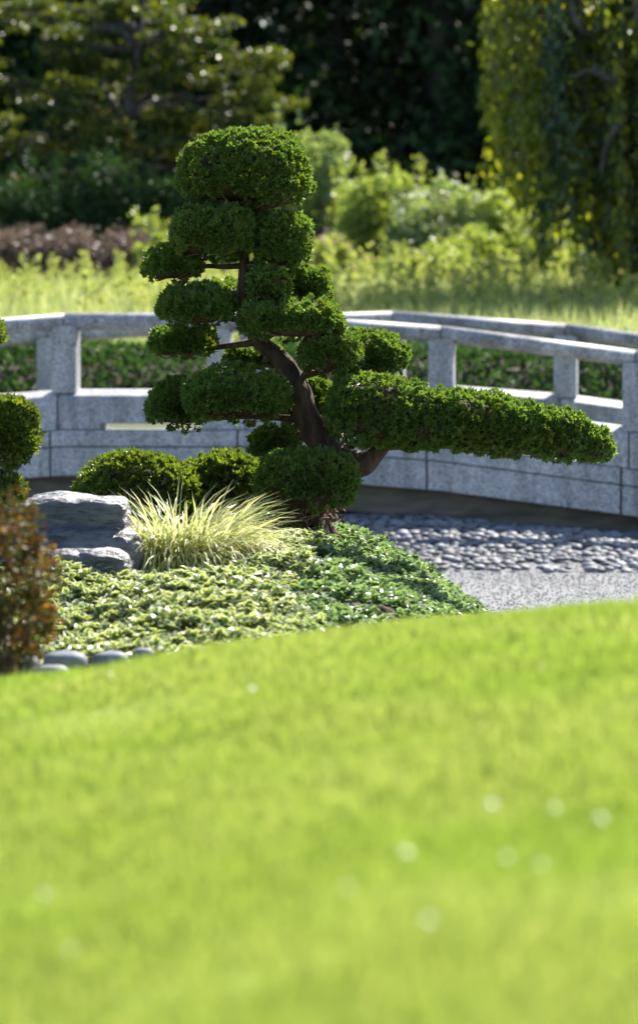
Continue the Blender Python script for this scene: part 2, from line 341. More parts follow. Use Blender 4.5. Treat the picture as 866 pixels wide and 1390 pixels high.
BL_V = np.array([[0, 0, 0], [.07, .5, .04], [0, 1, .2], [-.07, .5, .04]]); BL_F = np.array([[0, 1, 2, 3]])
mb = MB()
def lawn_batch(n, y0, y1, halfk, off, hmin, hmax):
    y = rng.uniform(y0, y1, n); x = rng.uniform(-1, 1, n) * (y * halfk + off)
    P = np.stack([x, y, lawn_z(x, y) - .004], -1); d = np.stack([rng.normal(0, .45, n), rng.normal(0, .45, n), np.ones(n)], -1)
    X, Y, Z = frames(d); L = rng.uniform(hmin, hmax, n) * (1 + .3 * sn(P, .9, 5) + .22 * sn(P, 2.6, 6))
    inst(mb, BL_V, BL_F, P, X, Y, Z, L)
lawn_batch(140000, 3.2, 11.6, .10, .22, .022, .048)
lawn_batch(65000, 2.0, 12.0, .16, .9, .026, .05)
lawn_batch(40000, 1.0, 12.2, .2, 2.6, .03, .055)
kind(mb.build('lawn_grass', [M['lawn']], lawn), 'stuff')
# white clover heads
CL = ['alone left of the middle', 'left end of the row of three', 'middle of the row of three', 'right end of the row of three', 'brightest one',
      'right of the brightest one', 'lowest one right of centre', 'high at the left', 'faint one below the row of three', 'low near the left edge',
      'low near the middle', 'high at the right', 'in the bottom left corner']
mb = MB(); d = fib(26); d = d[d[:, 2] > -.5]; X, Y, Z = frames(d); inst(mb, KITE_V, KITE_F, d * .002, X, Y, Z, .0085)
tube(mb, [(0, 0, -.045), (0.002, 0, -.02), (0, 0, 0)], [.0008] * 3, 5, 2, 1)
clv = mb.mesh('clover_flower', [M['petal'], M['lawn']])
for i, (px, py) in enumerate([(342, 935), (667, 1092), (753, 1098), (815, 1112), (551, 1158), (688, 1165), (581, 1250), (150, 915), (733, 1175), (60, 1215), (470, 1205), (735, 905), (95, 1290)]):
    D = 3.5
    for D in np.arange(3.6, 9.4, .01):
        q = at(px, py, D)
        if q[2] < lawn_z(q[0], q[1]) + .05: break
    o = bpy.data.objects.new('clover_flower', clv); COL.objects.link(o); o.location = tuple(q); s = rng.uniform(.6, .95) * (.62 if px < 200 or i in (8, 10, 11) else 1); o.scale = (s,) * 3
    tag(o, 'tiny white clover flower in the lawn, ' + CL[i], 'flower', 'white clover heads scattered over the lawn')

# ------------------------------------------------------------------ stone bridge
TH = math.radians(9); AV = np.array([math.cos(TH), -math.sin(TH), 0]); NV = np.array([math.sin(TH), math.cos(TH), 0]); ZV = np.array([0, 0, 1.0])
NEARX = [(-430, 487), (-172, 444.5), (85, 425), (340, 424), (597, 442), (861, 475), (1130, 521)]
FARX = [(-410, 510), (-172, 466), (63, 444), (295, 431), (531, 422), (766, 439), (1003, 470), (1240, 515)]
def stations(lst, o0):
    out = []
    for px, py in lst:
        u = (px - 433) / FPX                       # intersect the view ray with the parapet line
        # point = o0 + s*AV ; x = u*y
        s = (u * o0[1] - o0[0]) / (AV[0] - u * AV[1]); y = o0[1] + s * AV[1]
        out.append((s, at(px, py, y)[2]))
    return out
ON = np.array([0, 25.0, 0]); OF = ON + NV * 2.45
SN, SF = stations(NEARX, ON), stations(FARX, OF)
def hz(st, s): a = np.array(st); return np.interp(s, a[:, 0], a[:, 1])
bridge = thing('stone_bridge', 'low arched grey granite footbridge with round topped rails and square posts', 'bridge', ON)
def extr(mb, O, st, prof, s0, s1, nseg=1, m=0, sgn=1, shave=.0015):
    """extrude a closed profile (v back, w up) from s0 to s1 following the arch line"""
    s0 += shave; s1 -= shave
    pr = np.array(prof); k = len(pr); S_ = np.linspace(s0, s1, nseg + 1)
    brk = [a[0] for a in st if s0 < a[0] < s1]; S_ = np.unique(np.concatenate([S_, brk]))
    V = []
    for s in S_:
        h = hz(st, s)
        V.append(O + AV * s + NV * (pr[:, 0:1] * sgn) + ZV * (h + pr[:, 1:2]))
    V = np.concatenate(V); n0 = mb.n; q = len(S_)
    i = np.arange(q - 1)[:, None] * k; j = np.arange(k)[None]; j2 = (j + 1) % k
    F = np.stack([i + j, i + k + j, i + k + j2, i + j2], -1).reshape(-1, 4)
    mb.add(V, F, m); mb.F.append((np.arange(k)[None, ::-1] + n0, m) if False else (np.arange(k)[None] + n0, m)); mb.F.append(((np.arange(k)[::-1] + (q - 1) * k)[None] + n0, m))
def cham(pr, c=.006):
    """chamfer the corners of a profile"""
    out = []; k = len(pr)
    for i in range(k):
        p, a, b = np.array(pr[i]), np.array(pr[i - 1]), np.array(pr[(i + 1) % k])
        out.append(p + (a - p) / np.linalg.norm(a - p) * c); out.append(p + (b - p) / np.linalg.norm(b - p) * c)
    return out
def smooth_mod(o, wdt=.006):
    b = o.modifiers.new('bevel', 'BEVEL'); b.width = wdt; b.segments = 2; b.limit_method = 'ANGLE'; b.angle_limit = math.radians(50)
RAIL = [(.092 * math.cos(a), -.056 + .058 * math.sin(a) * (abs(math.sin(a)) ** -.12 if abs(math.sin(a)) > 1e-3 else 1)) for a in np.linspace(0, 2 * PI, 24, endpoint=False)]
def parapet(O, st, sgn, slot_off):
    # sgn +1: outer face towards the camera side; -1: outer face away
    for i in range(len(st) - 1):
        a, b = st[i][0], st[i + 1][0]
        mb = MB(); extr(mb, O, st, [(v + .12, w_) for v, w_ in RAIL], a, b, 1, 0, sgn, .004)
        for p in mb.build('rail', [M['granite_worn']], bridge).data.polygons: p.use_smooth = abs(p.normal @ Vector(AV)) < .8
        # curb stone with a drain slot cut in its foot
        j = -.035; prof = cham([(0, -.80 + .0), (0, -.568), (.13, -.526), (.20, -.523), (.27, -.55), (.27, -.80)], .008)
        full = [(v, w_) for v, w_ in prof]; up = cham([(0, -.757), (0, -.568), (.13, -.526), (.20, -.523), (.27, -.55), (.27, -.757)], .008)
        L = b - a; mb = MB(); m0, m1 = a + L * .225 + j, b - L * .235 + j
        extr(mb, O, st, full, a + j + .005, m0, 1, 0, sgn, .001)
        extr(mb, O, st, up, m0, m1, 2, 0, sgn, -.0005)
        extr(mb, O, st, full, m1, b + j - .005, 1, 0, sgn, .001)
        mb.build('curb_stone', [M['granite']], bridge)
        # fascia stone: upper band a little proud of the long lower band, groove between
        j = -.085; mb = MB()
        fa = cham([(-.028, -.912), (-.028, -.803), (.30, -.803), (.30, -.912)], .006); fb = cham([(-.020, -1.115), (-.020, -.918), (.30, -.918), (.30, -1.115)], .007)
        extr(mb, O, st, fa, a + j, b + j, 2, 0, sgn, .007); extr(mb, O, st, fb, a + j, b + j, 2, 0, sgn, .007)
        mb.build('fascia_stone', [M['granite']], bridge)
    for i, (s, h) in enumerate(st):
        mb = MB(); hw = .084
        c = np.array([(-hw, .035), (hw, .035), (hw, .195), (-hw, .195)])
        V = []
        for zz in (-.55, -.085): V += [O + AV * (s + q[0]) + NV * q[1] * sgn + ZV * (h + zz) for q in c]
        mb.add(V, [[0, 1, 5, 4], [1, 2, 6, 5], [2, 3, 7, 6], [3, 0, 4, 7], [4, 5, 6, 7], [3, 2, 1, 0]])
        o = mb.build('post', [M['granite']], bridge); smooth_mod(o, .008)
parapet(ON, SN, 1, 0)
OFB = OF + NV * .0
parapet(OFB, SF, 1, 0)
# backing behind the joints, deck and the recessed concrete arch
for i in range(len(SN) - 1):
    s_ = SN[i + 1][0] if i < len(SN) - 2 else None
    if s_ is None: break
    mb = MB(); extr(mb, ON, SN, [(.012, -1.10), (.012, -.82), (.22, -.82), (.22, -1.10)], s_ - .085 - .0068, s_ - .085 + .0068, 1, 0, 1, 0)
    extr(mb, ON, SN, [(.03, -.79), (.03, -.60), (.22, -.60), (.22, -.79)], s_ - .035 - .0058, s_ - .035 + .0058, 1, 0, 1, 0)
    mb.build('joint_mortar', [M['joint']], bridge)
a_ = MB()
O2 = ON
sA = np.linspace(SN[0][0], SN[-1][0], 30)
def two_sided(mb, wtop, wbot, v0, v1):
    V = []
    for s in sA:
        h0 = hz(SN, s); tf = s + (OF - ON) @ AV
        for v, w_ in ((v0, wtop), (v1, wtop), (v1, wbot), (v0, wbot)):
            V.append(ON + AV * s + NV * v + ZV * (h0 + w_))
    i = np.arange(len(sA) - 1)[:, None] * 4; j = np.arange(4)[None]; j2 = (j + 1) % 4; n0 = mb.n
    mb.add(np.array(V), np.stack([i + j, i + j2, i + 4 + j2, i + 4 + j], -1).reshape(-1, 4)); mb.F.append((np.array([[0, 1, 2, 3]]) + n0, 0)); mb.F.append((np.array([[3, 2, 1, 0]]) + n0 + (len(sA) - 1) * 4, 0))
mb = MB(); two_sided(mb, -.806, -.96, .305, 2.44); mb.build('deck', [M['deck_green']], bridge)
mb = MB(); two_sided(mb, -.962, -1.31, .16, .42); mb.build('arch_slab', [M['concrete']], bridge)

# ------------------------------------------------------------------ foliage builders
def pad_mesh(c, a, b, h, seed, leaf='hinoki', p=2.5, spray=.0245, cl=.031, per=14, under=.22, tilt=0.0, lump=.13, bottom=.85, core=.80, thr=-.42):
    r = np.random.default_rng(seed); mb = MB()
    def surf(U):
        pp = np.where(U[:, 2:3] < 0, p + .9, p); q = (np.abs(U) ** pp).sum(-1) ** (-1 / pp[:, 0]); V = U * q[:, None] * (1 + lump * sn(U, .55, seed) + lump * .5 * sn(U, 1.3, seed + 1))[:, None]
        V = V * np.array([a, b, h]); V[:, 2] = np.where(V[:, 2] < 0, V[:, 2] * bottom, V[:, 2]); V[:, 2] += V[:, 0] * tilt; return V
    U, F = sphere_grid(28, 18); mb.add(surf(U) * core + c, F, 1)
    area = 4 * PI * ((a * b) ** 1.6 / 3 + (a * h) ** 1.6 / 3 + (b * h) ** 1.6 / 3) ** (1 / 1.6) * 1.12
    U = fib(int(max(40, area / cl ** 2))); U = nrm(U / np.array([1 / a, 1 / b, 1 / h]) * (1 / np.array([a, b, h])) ** 0 * 1.0)
    U = nrm(U + r.normal(0, .04, U.shape)); V = surf(U)
    N = nrm(V / np.array([a, b, h]) ** 2)
    keep = (N[:, 2] > thr) | (r.random(len(U)) < under); V, N = V[keep], N[keep]
    k = len(V); V = V + N * r.uniform(-.012, .012, (k, 1))
    Cn = np.repeat(V, per, 0); Nn = np.repeat(N, per, 0); m_ = len(Cn)
    off = rdir(m_, r); off = nrm(off + Nn * .55) * (cl * .42)
    P = c + Cn + off - Nn * spray * .25
    d = off / (cl * .42) * .75 + Nn * .45 + np.array([0, 0, .28]) + r.normal(0, .25, (m_, 3))
    X, Y, Z = frames(d, r); inst(mb, FAN_V, FAN_F, P, X, Y, Z, r.uniform(.7, 1.15, m_) * spray * (1 + .4 * (r.random(m_) < .03)), m=0)
    return mb, surf
def add_pad(parent, px, py, D, hw, hh, seed, leaf='hinoki', depth=None, name='foliage_pad', tw=10, **k):
    c = at(px, py, D); s = D / FPX; a, h = hw * s, hh * s; b = depth * s if depth else a * .8
    mb, surf = pad_mesh(c, a * .88, b, h * .93, seed, leaf, **k)
    # bare twigs under the pad
    r = np.random.default_rng(seed + 99)
    for i in range(tw):
        u = np.array([r.uniform(-1, 1), r.uniform(-1, .6), -.5]); e = surf(nrm(u)[None])[0] * .97; st = np.array([e[0] * .2, e[1] * .2, -h * .5])
        mid = (st + e) / 2 + np.array([0, 0, -h * .05]) + r.normal(0, .01, 3)
        tube(mb, [c + st, c + mid, c + e], [.005, .0035, .002], 5, 3, 2)
    return mb.build(name, [M[leaf], M['core'], M['twig']], parent), c, (a, b, h)
def bent(p0, p1, sag, n=4, jit=.02, r=None):
    r = r or rng; t = np.linspace(0, 1, n)[:, None]; P = np.array(p0) * (1 - t) + np.array(p1) * t
    P[:, 2] += sag * np.sin(t[:, 0] * PI); P[1:-1] += r.normal(0, jit, (n - 2, 3)); return P

# ------------------------------------------------------------------ the cloud-pruned cypress
base = at(423, 712, 17.0); base[2] = mound_z(base[0], base[1])
tree = thing('cypress_tree', 'cloud pruned dwarf cypress with leaning bare trunk and one long branch reaching right', 'tree', base)
TP = [((423, 730), 17.0, .085), ((418, 690), 17.0, .080), ((428, 650), 17.0, .074), ((447, 622), 16.98, .078), ((436, 596), 16.96, .074), ((420, 570), 16.95, .058), ((408, 538), 16.95, .054), ((398, 512), 16.97, .048), ((377, 484), 17.0, .040),
      ((352, 462), 17.0, .034), ((334, 432), 16.97, .028), ((330, 395), 16.95, .027), ((332, 360), 16.95, .024), ((328, 325), 17.0, .019), ((322, 285), 17.0, .018), ((330, 240), 17.0, .012)]
mb = MB(); tube(mb, [at(*p, D) for p, D, r_ in TP], [r_ for p, D, r_ in TP], 26, 9, 0, .10, 3)
# heel where the long branch leaves
tube(mb, [at(441, 606, 16.97), at(458, 618, 16.9), at(474, 628, 16.85), at(494, 629, 16.82), at(510, 616, 16.8), at(522, 604, 16.8)], [.050, .066, .064, .054, .040, .028], 20, 8, 0, .09, 5)
for (q0, q1, q2) in (((445, 600), (452, 588), (446, 578)), ((470, 612), (478, 604), (492, 600))):
    tube(mb, [at(*q0, 16.92), at(*q1, 16.9), at(*q2, 16.9)], [.026, .018, .009], 8, 4, 0, .1, 9)
# roots flare
for ang in np.linspace(0, 2 * PI, 6, endpoint=False):
    e = at(423, 712, 17) + np.array([math.cos(ang) * .2, math.sin(ang) * .2, 0]); e[2] = mound_z(e[0], e[1]) - .02
    tube(mb, [at(421, 685, 17), (at(423, 712, 17) + e) / 2 + np.array([0, 0, .02]), e], [.05, .04, .02], 8, 4, 0, .1, 12)
mb.build('trunk', [M['bark']], tree, True)
PADS = [ # px, py, D, hw, hh, depth
 (335, 247, 17.00, 93, 72, 80), (288, 320, 16.85, 57, 42, 50), (318, 292, 17.20, 42, 24, 40), (236, 361, 16.95, 38, 27, 36), (385, 332, 16.92, 41, 43, 42),
 (363, 388, 16.80, 28, 27, 28), (417, 390, 17.10, 32, 28, 36), (266, 419, 16.85, 53, 31, 50), (248, 466, 17.10, 43, 25, 42), (396, 436, 16.78, 71, 32, 56),
 (449, 481, 16.80, 42, 31, 42), (503, 486, 17.05, 46, 37, 44), (345, 487, 17.30, 42, 19, 36), (321, 541, 16.72, 73, 41, 54), (241, 551, 17.05, 40, 38, 44),
 (418, 549, 17.30, 46, 36, 40), (416, 655, 16.62, 71, 45, 54), (376, 606, 17.15, 34, 25, 34), (290, 400, 17.3, 40, 20, 32)]
for i, (px, py, D, hw, hh, dp) in enumerate(PADS):
    o, c, (a, b, h) = add_pad(tree, px, py, D, hw, hh, 200 + i, depth=dp, p=2.7 if i else 2.25, bottom=.8 if i else .44, thr=-.42 if i else -.2, tw=14 if i in (0, 3, 8, 11, 13, 14, 16) else 7)
    # branch from the nearest lower trunk point
    cand = [(at(*p, D2), r_) for p, D2, r_ in TP[3:]]
    j = min(range(len(cand)), key=lambda q: np.linalg.norm(cand[q][0] - c) + (.5 if cand[q][0][2] > c[2] + .02 else 0))
    p0, r0 = cand[j]; mb = MB(); tip = c + np.array([0, 0, -h * .35])
    if i: tube(mb, bent(p0, tip, .0, 5, .010), np.linspace(min(r0 * .6, .02), .007, 5), 9, 4, 0, .1, i); mb.build('branch', [M['bark']], tree, True)
# long right-hand pad: overlapping lobes pruned into one bolster
LONG = [(508, 560, 16.72, 66, 46, 48), (575, 568, 16.74, 66, 42, 46), (640, 572, 16.76, 66, 40, 46), (700, 579, 16.78, 60, 37, 44), (755, 589, 16.8, 52, 33, 40), (797, 599, 16.82, 32, 23, 28)]
bp = [at(522, 604, 16.8), at(575, 603, 16.76), at(640, 606, 16.76), at(700, 612, 16.78), at(755, 618, 16.8), at(800, 618, 16.82)]
mb = MB(); tube(mb, bp, [.026, .020, .017, .014, .011, .006], 10, 6, 0, .08, 77); mb.build('branch', [M['bark']], tree, True)
for i, q in enumerate(LONG): add_pad(tree, *q[:5], 260 + i, depth=q[5], p=3.0, bottom=.95, tw=9, lump=.17, tilt=-.08, under=.75)
# dry reddish foliage below the lowest pad
c = at(410, 692, 16.95); n = 700; r = np.random.default_rng(5); P = c + r.normal(size=(n, 3)) * np.array([.075, .09, .03]); X, Y, Z = frames(r.normal(size=(n, 3)) + np.array([0, 0, -.8]), r)
mb = MB(); inst(mb, FAN_V, FAN_F, P, X, Y, Z, r.uniform(.02, .04, n))
for k in range(22):
    e = c + np.array([r.uniform(-.2, .14), r.uniform(-.15, .15), r.uniform(-.03, .06)]); tube(mb, [c + np.array([0, 0, .02]), (c + e) / 2 - np.array([0, 0, .03]), e], [.006, .004, .002], 5, 3, 0)
mb.build('dry_twigs', [M['twig']], tree)

# second pruned tree at the left edge
b2 = at(-42, 760, 15.4); b2[2] = mound_z(b2[0], b2[1])
t2 = thing('juniper_tree', 'pruned dark green conifer cut off by the left edge above the grey rock', 'tree', b2)
mb = MB(); tube(mb, [b2 - [0, 0, .05], at(-40, 700, 15.4), at(-30, 640, 15.4), at(-38, 560, 15.4), at(-30, 480, 15.4), at(-34, 420, 15.4)], [.06, .055, .045, .035, .025, .015], 14, 6, 0, .1, 8); mb.build('trunk', [M['bark']], t2, True)
for i, q in enumerate([(0, 590, 15.3, 52, 50, 50), (-18, 676, 15.3, 46, 32, 44), (-40, 452, 15.4, 44, 26, 40), (-90, 560, 15.5, 55, 40, 50), (-85, 500, 15.5, 50, 30, 45)]):
    add_pad(t2, *q[:5], 300 + i, leaf='hinoki_b', depth=q[5], spray=.034, tw=6); c = at(q[0], q[1], q[2])
    mb = MB(); tube(mb, bent(at(-36, q[1] + 18, 15.4), c, -.02, 4, .01), [.02, .016, .011, .006], 8, 4, 0, .1, i); mb.build('branch', [M['bark']], t2, True)

# mounded shrubs behind the grass
def mound_shrub(px, py, D, hw, hh, label, seed, group=None):
    c = at(px, py, D); o = thing('mounded_shrub', label, 'shrub', (c[0], c[1], mound_z(c[0], c[1])), group)
    f, c2, _ = add_pad(o, px, py, D, hw, hh, seed, leaf='moundleaf', name='foliage', spray=.032, p=2.3, per=9, lump=.08, tw=0, bottom=1.0)
    mb = MB(); tube(mb, [np.array([c[0], c[1], mound_z(c[0], c[1]) - .03]), c], [.02, .012], 8, 3); mb.build('stem', [M['bark']], o)
mound_shrub(188, 684, 17.3, 90, 72, 'low rounded evergreen shrub between the grey rock and the yellow grass', 401)
mound_shrub(306, 690, 17.5, 84, 80, 'low rounded evergreen shrub behind the tip of the yellow grass clump', 402)
mound_shrub(362, 690, 17.6, 50, 66, 'small dark evergreen shrub tucked behind the cypress lowest pad', 403)

# ------------------------------------------------------------------ rocks
def rock(name, blobs, C, label, cat, seed, mt, nu=150, nv=100, amp=.02, group=None):
    U, F = sphere_grid(nu, nv); R = np.zeros(len(U))
    for (o, ab, p) in blobs:
        o = np.array(o); ab = np.array(ab); t = np.zeros(len(U)); lo = np.zeros(len(U)); hi = np.full(len(U), 3.0)
        f = lambda t_: (np.abs((U * t_[:, None] - o) / ab) ** p).sum(-1)
        tm = np.clip((U * o).sum(-1), 0, None)
        ok = f(tm) < 1; lo = tm.copy()
        for _ in range(24):
            mid = (lo + hi) / 2; ins = f(mid) < 1; lo = np.where(ins, mid, lo); hi = np.where(ins, hi, mid)
        R = np.maximum(R, np.where(ok, lo, 0))
    V = U * R[:, None]
    V = V + U * (amp * .55 * sn(V, 2.2, seed) + amp * .4 * sn(V * np.array([1, 1, 3]), 4, seed + 1) + amp * .2 * sn(V * np.array([1, 1, 2.2]), 9, seed + 2) - amp * .5 * np.clip(sn(V * np.array([1.2, 1.2, 1.6]), 5, seed + 5) - .6, 0, 1) * 2)[:, None]
    mb = MB(); mb.add(V + C, F); o = mb.build(name, [mt], None, True, loc=C); tag(o, label, cat, group); return o
C = at(95, 752, 15.0)
rock('rock', [((.02, .10, .09), (.215, .24, .145), 7), ((.06, .03, -.05), (.245, .26, .20), 2.8), ((.03, -.13, -.08), (.235, .24, .125), 5), ((-.04, -.27, -.15), (.16, .17, .10), 5), ((-.18, .10, .0), (.16, .20, .20), 6)], C,
     'large stepped blue grey boulder beside the yellow ornamental grass', 'rock', 3, M['rock'])
for i, (px, py, hw, hh, D, lab) in enumerate([(88, 895, 30, 12, 12.5, 'long smooth grey edging stone nearest the red leaved shrub'), (150, 893, 24, 10, 12.6, 'flat pale edging stone in the middle of the row below the groundcover'),
                                     (194, 886, 16, 9, 12.7, 'small round edging stone at the right end of the row'), (70, 912, 26, 12, 12.1, 'bright topped edging stone partly sunk behind the lawn edge'), (28, 905, 26, 16, 12.2, 'dark edging stone under the red leaved shrub'), (-30, 910, 30, 14, 12.2, 'grey edging stone just beyond the left edge')]):
    s = D / FPX; C = at(px, py + 4, D)
    rock('edging_stone', [((0, 0, 0), (hw * s, hw * s * .8, hh * s * 1.3), 2.6)], C, lab, 'stone', 20 + i, M['stone'], 32, 22, .006, 'edging stones along the planting bed')

# ------------------------------------------------------------------ ornamental grass
gb = at(236, 760, 15.3); gb[2] = mound_z(gb[0], gb[1])
hk = thing('ornamental_grass', 'arching clump of cream and yellow striped grass right of the rock', 'grass plant', gb)
def ribbons(mb, B, az, L, el0, droop, wd, nseg=6, m=0, r=rng):
    n = len(B); t = np.linspace(0, 1, nseg + 1)
    P = np.zeros((n, nseg + 1, 3)); P[:, 0] = B; Hx = np.stack([np.cos(az), np.sin(az), 0 * az], -1)
    for i in range(nseg):
        el = el0 - droop * (t[i] + .08) ** 1.4
        P[:, i + 1] = P[:, i] + (Hx * np.cos(el)[:, None] + np.array([0, 0, 1.0]) * np.sin(el)[:, None]) * (L / nseg)[:, None]
    side = np.stack([-np.sin(az), np.cos(az), 0 * az], -1); side = nrm(side + r.normal(0, .35, side.shape))
    wv = wd[:, None] * np.clip(np.sin((t[None] * .86 + .14) * PI) ** .6, 0.02, 1) * .5
    V = np.stack([P - side[:, None] * wv[..., None], P + side[:, None] * wv[..., None]], 2).reshape(n, -1, 3)
    F = np.array([[2 * i, 2 * i + 1, 2 * i + 3, 2 * i + 2] for i in range(nseg)])
    Fa = (F[None] + (np.arange(n) * 2 * (nseg + 1))[:, None, None]).reshape(-1, 4); mb.add(V.reshape(-1, 3), Fa, m)
n = 6000; az = rng.uniform(0, 2 * PI, n); rr = .17 * np.sqrt(rng.random(n)); B = gb + np.stack([np.cos(az) * rr * 1.25, np.sin(az) * rr, 0 * az], -1); B[:, 2] = mound_z(B[:, 0], B[:, 1]) + .0
az2 = az + rng.normal(0, .7, n); L = rng.uniform(.22, .56, n); el0 = np.radians(rng.uniform(68, 98, n)) - rr * 1.4; mb = MB()
ribbons(mb, B, az2, L, el0, rng.uniform(.9, 4.4, n), rng.uniform(.006, .0105, n))
kind(mb.build('blades', [M['hakone']], hk), 'stuff')

# ------------------------------------------------------------------ groundcover
def rosettes(n, ux, test, hts, leafL, mt, name, label, seed, nl=6):
    r = np.random.default_rng(seed); x = r.uniform(ux[0], ux[1], n); y = r.uniform(ux[2], ux[3], n); z = mound_z(x, y)
    k = test(x, y) & (z > -.01); x, y, z = x[k], y[k], z[k]; n = len(x)
    top = np.stack([x, y, z], -1); hh = hts * (.7 + .6 * r.random(n) + .45 * sn(np.stack([x, y, 0 * x], -1), 1.1, seed) + .4 * sn(np.stack([x, y, 0 * x], -1), 4.5, seed + 3)); top[:, 2] += hh
    mb = MB(); az0 = r.uniform(0, 6.3, n); til = r.normal(0, .28, (n, 2))
    for j in range(nl):
        az = az0 + j * 2 * PI / nl + r.normal(0, .15, n); el = r.uniform(-.1, 1.15, n)
        d = np.stack([np.cos(az) * np.cos(el) + til[:, 0], np.sin(az) * np.cos(el) + til[:, 1], np.sin(el)], -1)
        Y = nrm(d); X = nrm(np.cross(Y, np.array([0, 0, 1.0]) + r.normal(0, .25, (n, 3)))); Z = np.cross(X, Y)
        inst(mb, GC_V, LEAF_F, top - Y * leafL * .1, X, Y, Z, leafL * r.uniform(.65, 1.15, n), LEAF_T)
    # stems
    for q in range(0, n, 9):
        pass
    o = mb.build(name, [mt]); return kind(o, 'stuff', label)
inv = lambda x, y: (x + .10 * sn(np.stack([x, y, 0 * x], -1), 1.2, 77) + .06 * np.sin(x * 91 + y * 57) < -.10) & (y + .2 * np.sin(x * 8 + y * 31) < 16.1)
clear = lambda x, y: ((x + 1.05) ** 2 / .36 ** 2 + (y - 15.05) ** 2 / .36 ** 2 > 1)
rosettes(10500, (-2.1, 0.1, 12.9, 16.2), lambda x, y: inv(x, y) & clear(x, y), .10, .046, M['varieg'], 'variegated_groundcover', 'cream edged leafy groundcover below the rock and the yellow grass', 61)
rosettes(14000, (-2.1, 1.05, 12.6, 18.4), lambda x, y: ~inv(x, y) & clear(x, y), .08, .046, M['pachy'], 'green_groundcover', 'glossy green leafy groundcover sloping down to the gravel under the cypress', 62)

# ------------------------------------------------------------------ foreground red shrub
def leafcloud(mb, centers, radii, n, size, r, flat=(1, 1, 1), m=0, tpl=KITE_V, tf=KITE_F, droop=0.0, up=.0, shell=.5):
    """n leaves shared among clumps; clump i at centers[i] with radius radii[i]"""
    k = r.integers(0, len(centers), n); u = rdir(n, r); rad = (shell + (1 - shell) * r.random(n)) ** .6
    P = centers[k] + u * (radii[k] * rad)[:, None] * np.array(flat)
    d = u * .6 + r.normal(0, .6, (n, 3)) + np.array([0, 0, up - droop]); X, Y, Z = frames(d, r)
    inst(mb, tpl, tf, P, X, Y, Z, r.uniform(.6, 1.2, n) * size, m=m)
rs = at(8, 900, 11.1); rs[2] = .1
rd = thing('red_leaved_shrub', 'blurred red and bronze leaved shrub at the left edge in front of the rock', 'shrub', rs)
r = np.random.default_rng(31)
cs = np.array([at(x, y, 11.1 + r.uniform(-.15, .15)) for x, y in [(30, 700), (15, 720), (45, 730), (0, 745), (30, 760), (55, 775), (15, 790), (45, 805), (62, 815), (0, 820), (25, 835), (50, 845), (8, 860), (35, 870), (-20, 780), (-25, 840), (-40, 720), (-50, 800), (-30, 880), (10, 900), (-60, 860), (22, 688), (60, 752), (68, 835), (-10, 690)]])
mb = MB(); leafcloud(mb, cs - np.array([.01, 0, .025]), r.uniform(.03, .08, len(cs)), 5200, .023, r, up=.3, shell=.1); mb.build('foliage', [M['redleaf']], rd)
mb = MB()
for c_ in cs: tube(mb, bent(np.array([rs[0] - .03, rs[1], .15]), c_, .02, 4, .015, r), [.007, .005, .004, .002], 5, 3)
mb.build('stems', [M['bark']], rd)

# ------------------------------------------------------------------ bank and meadow behind the bridge
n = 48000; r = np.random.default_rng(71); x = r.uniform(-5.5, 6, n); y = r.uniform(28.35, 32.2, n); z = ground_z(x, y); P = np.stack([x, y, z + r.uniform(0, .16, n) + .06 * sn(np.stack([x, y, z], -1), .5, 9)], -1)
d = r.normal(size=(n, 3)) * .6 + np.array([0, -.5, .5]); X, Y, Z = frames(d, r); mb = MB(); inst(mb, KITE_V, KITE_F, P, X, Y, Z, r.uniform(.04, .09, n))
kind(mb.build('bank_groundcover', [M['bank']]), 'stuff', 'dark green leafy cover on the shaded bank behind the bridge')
n = 50000; x = r.uniform(-6.5, 6.5, n); y = r.uniform(31.5, 41, n); z = ground_z(x, y); pn = np.stack([x, y, 0 * x], -1); hgt = (.42 + .10 * sn(pn, .35, 15)) * r.uniform(.6, 1.15, n)
mb = MB(); ribbons(mb, np.stack([x, y, z], -1), r.uniform(0, 6.3, n), np.clip(hgt, .15, .9), np.radians(r.uniform(55, 90, n)), r.uniform(.1, 1.6, n), r.uniform(.008, .016, n), 2, 0, r)
kind(mb.build('meadow_grass', [M['meadow']]), 'stuff', 'sunlit yellow green long grass along the top of the bank')
mb = MB(); n = 560
for i in range(n):
    x = r.uniform(-6, 6); y = r.uniform(35, 41.5); zz = ground_z(x, y); h = r.uniform(.34, .72) * (.8 if x < -.8 else 1)
    a = r.normal(0, .06, 2); k = 26; t = r.random(k); P = np.array([x, y, zz]) + np.stack([a[0] * t, a[1] * t, h * (.35 + .65 * t)], -1); P[:, :2] += r.normal(0, .03, (k, 2)) * (1.2 - t[:, None])
    X, Y, Z = frames(r.normal(size=(k, 3)) * .5 + np.array([0, 0, .7]), r); inst(mb, KITE_V, KITE_F, P, X, Y, Z, r.uniform(.04, .09, k))
kind(mb.build('meadow_flower_stems', [M['meadowtop']]), 'stuff', 'upright yellow flowering stems standing above the meadow grass')

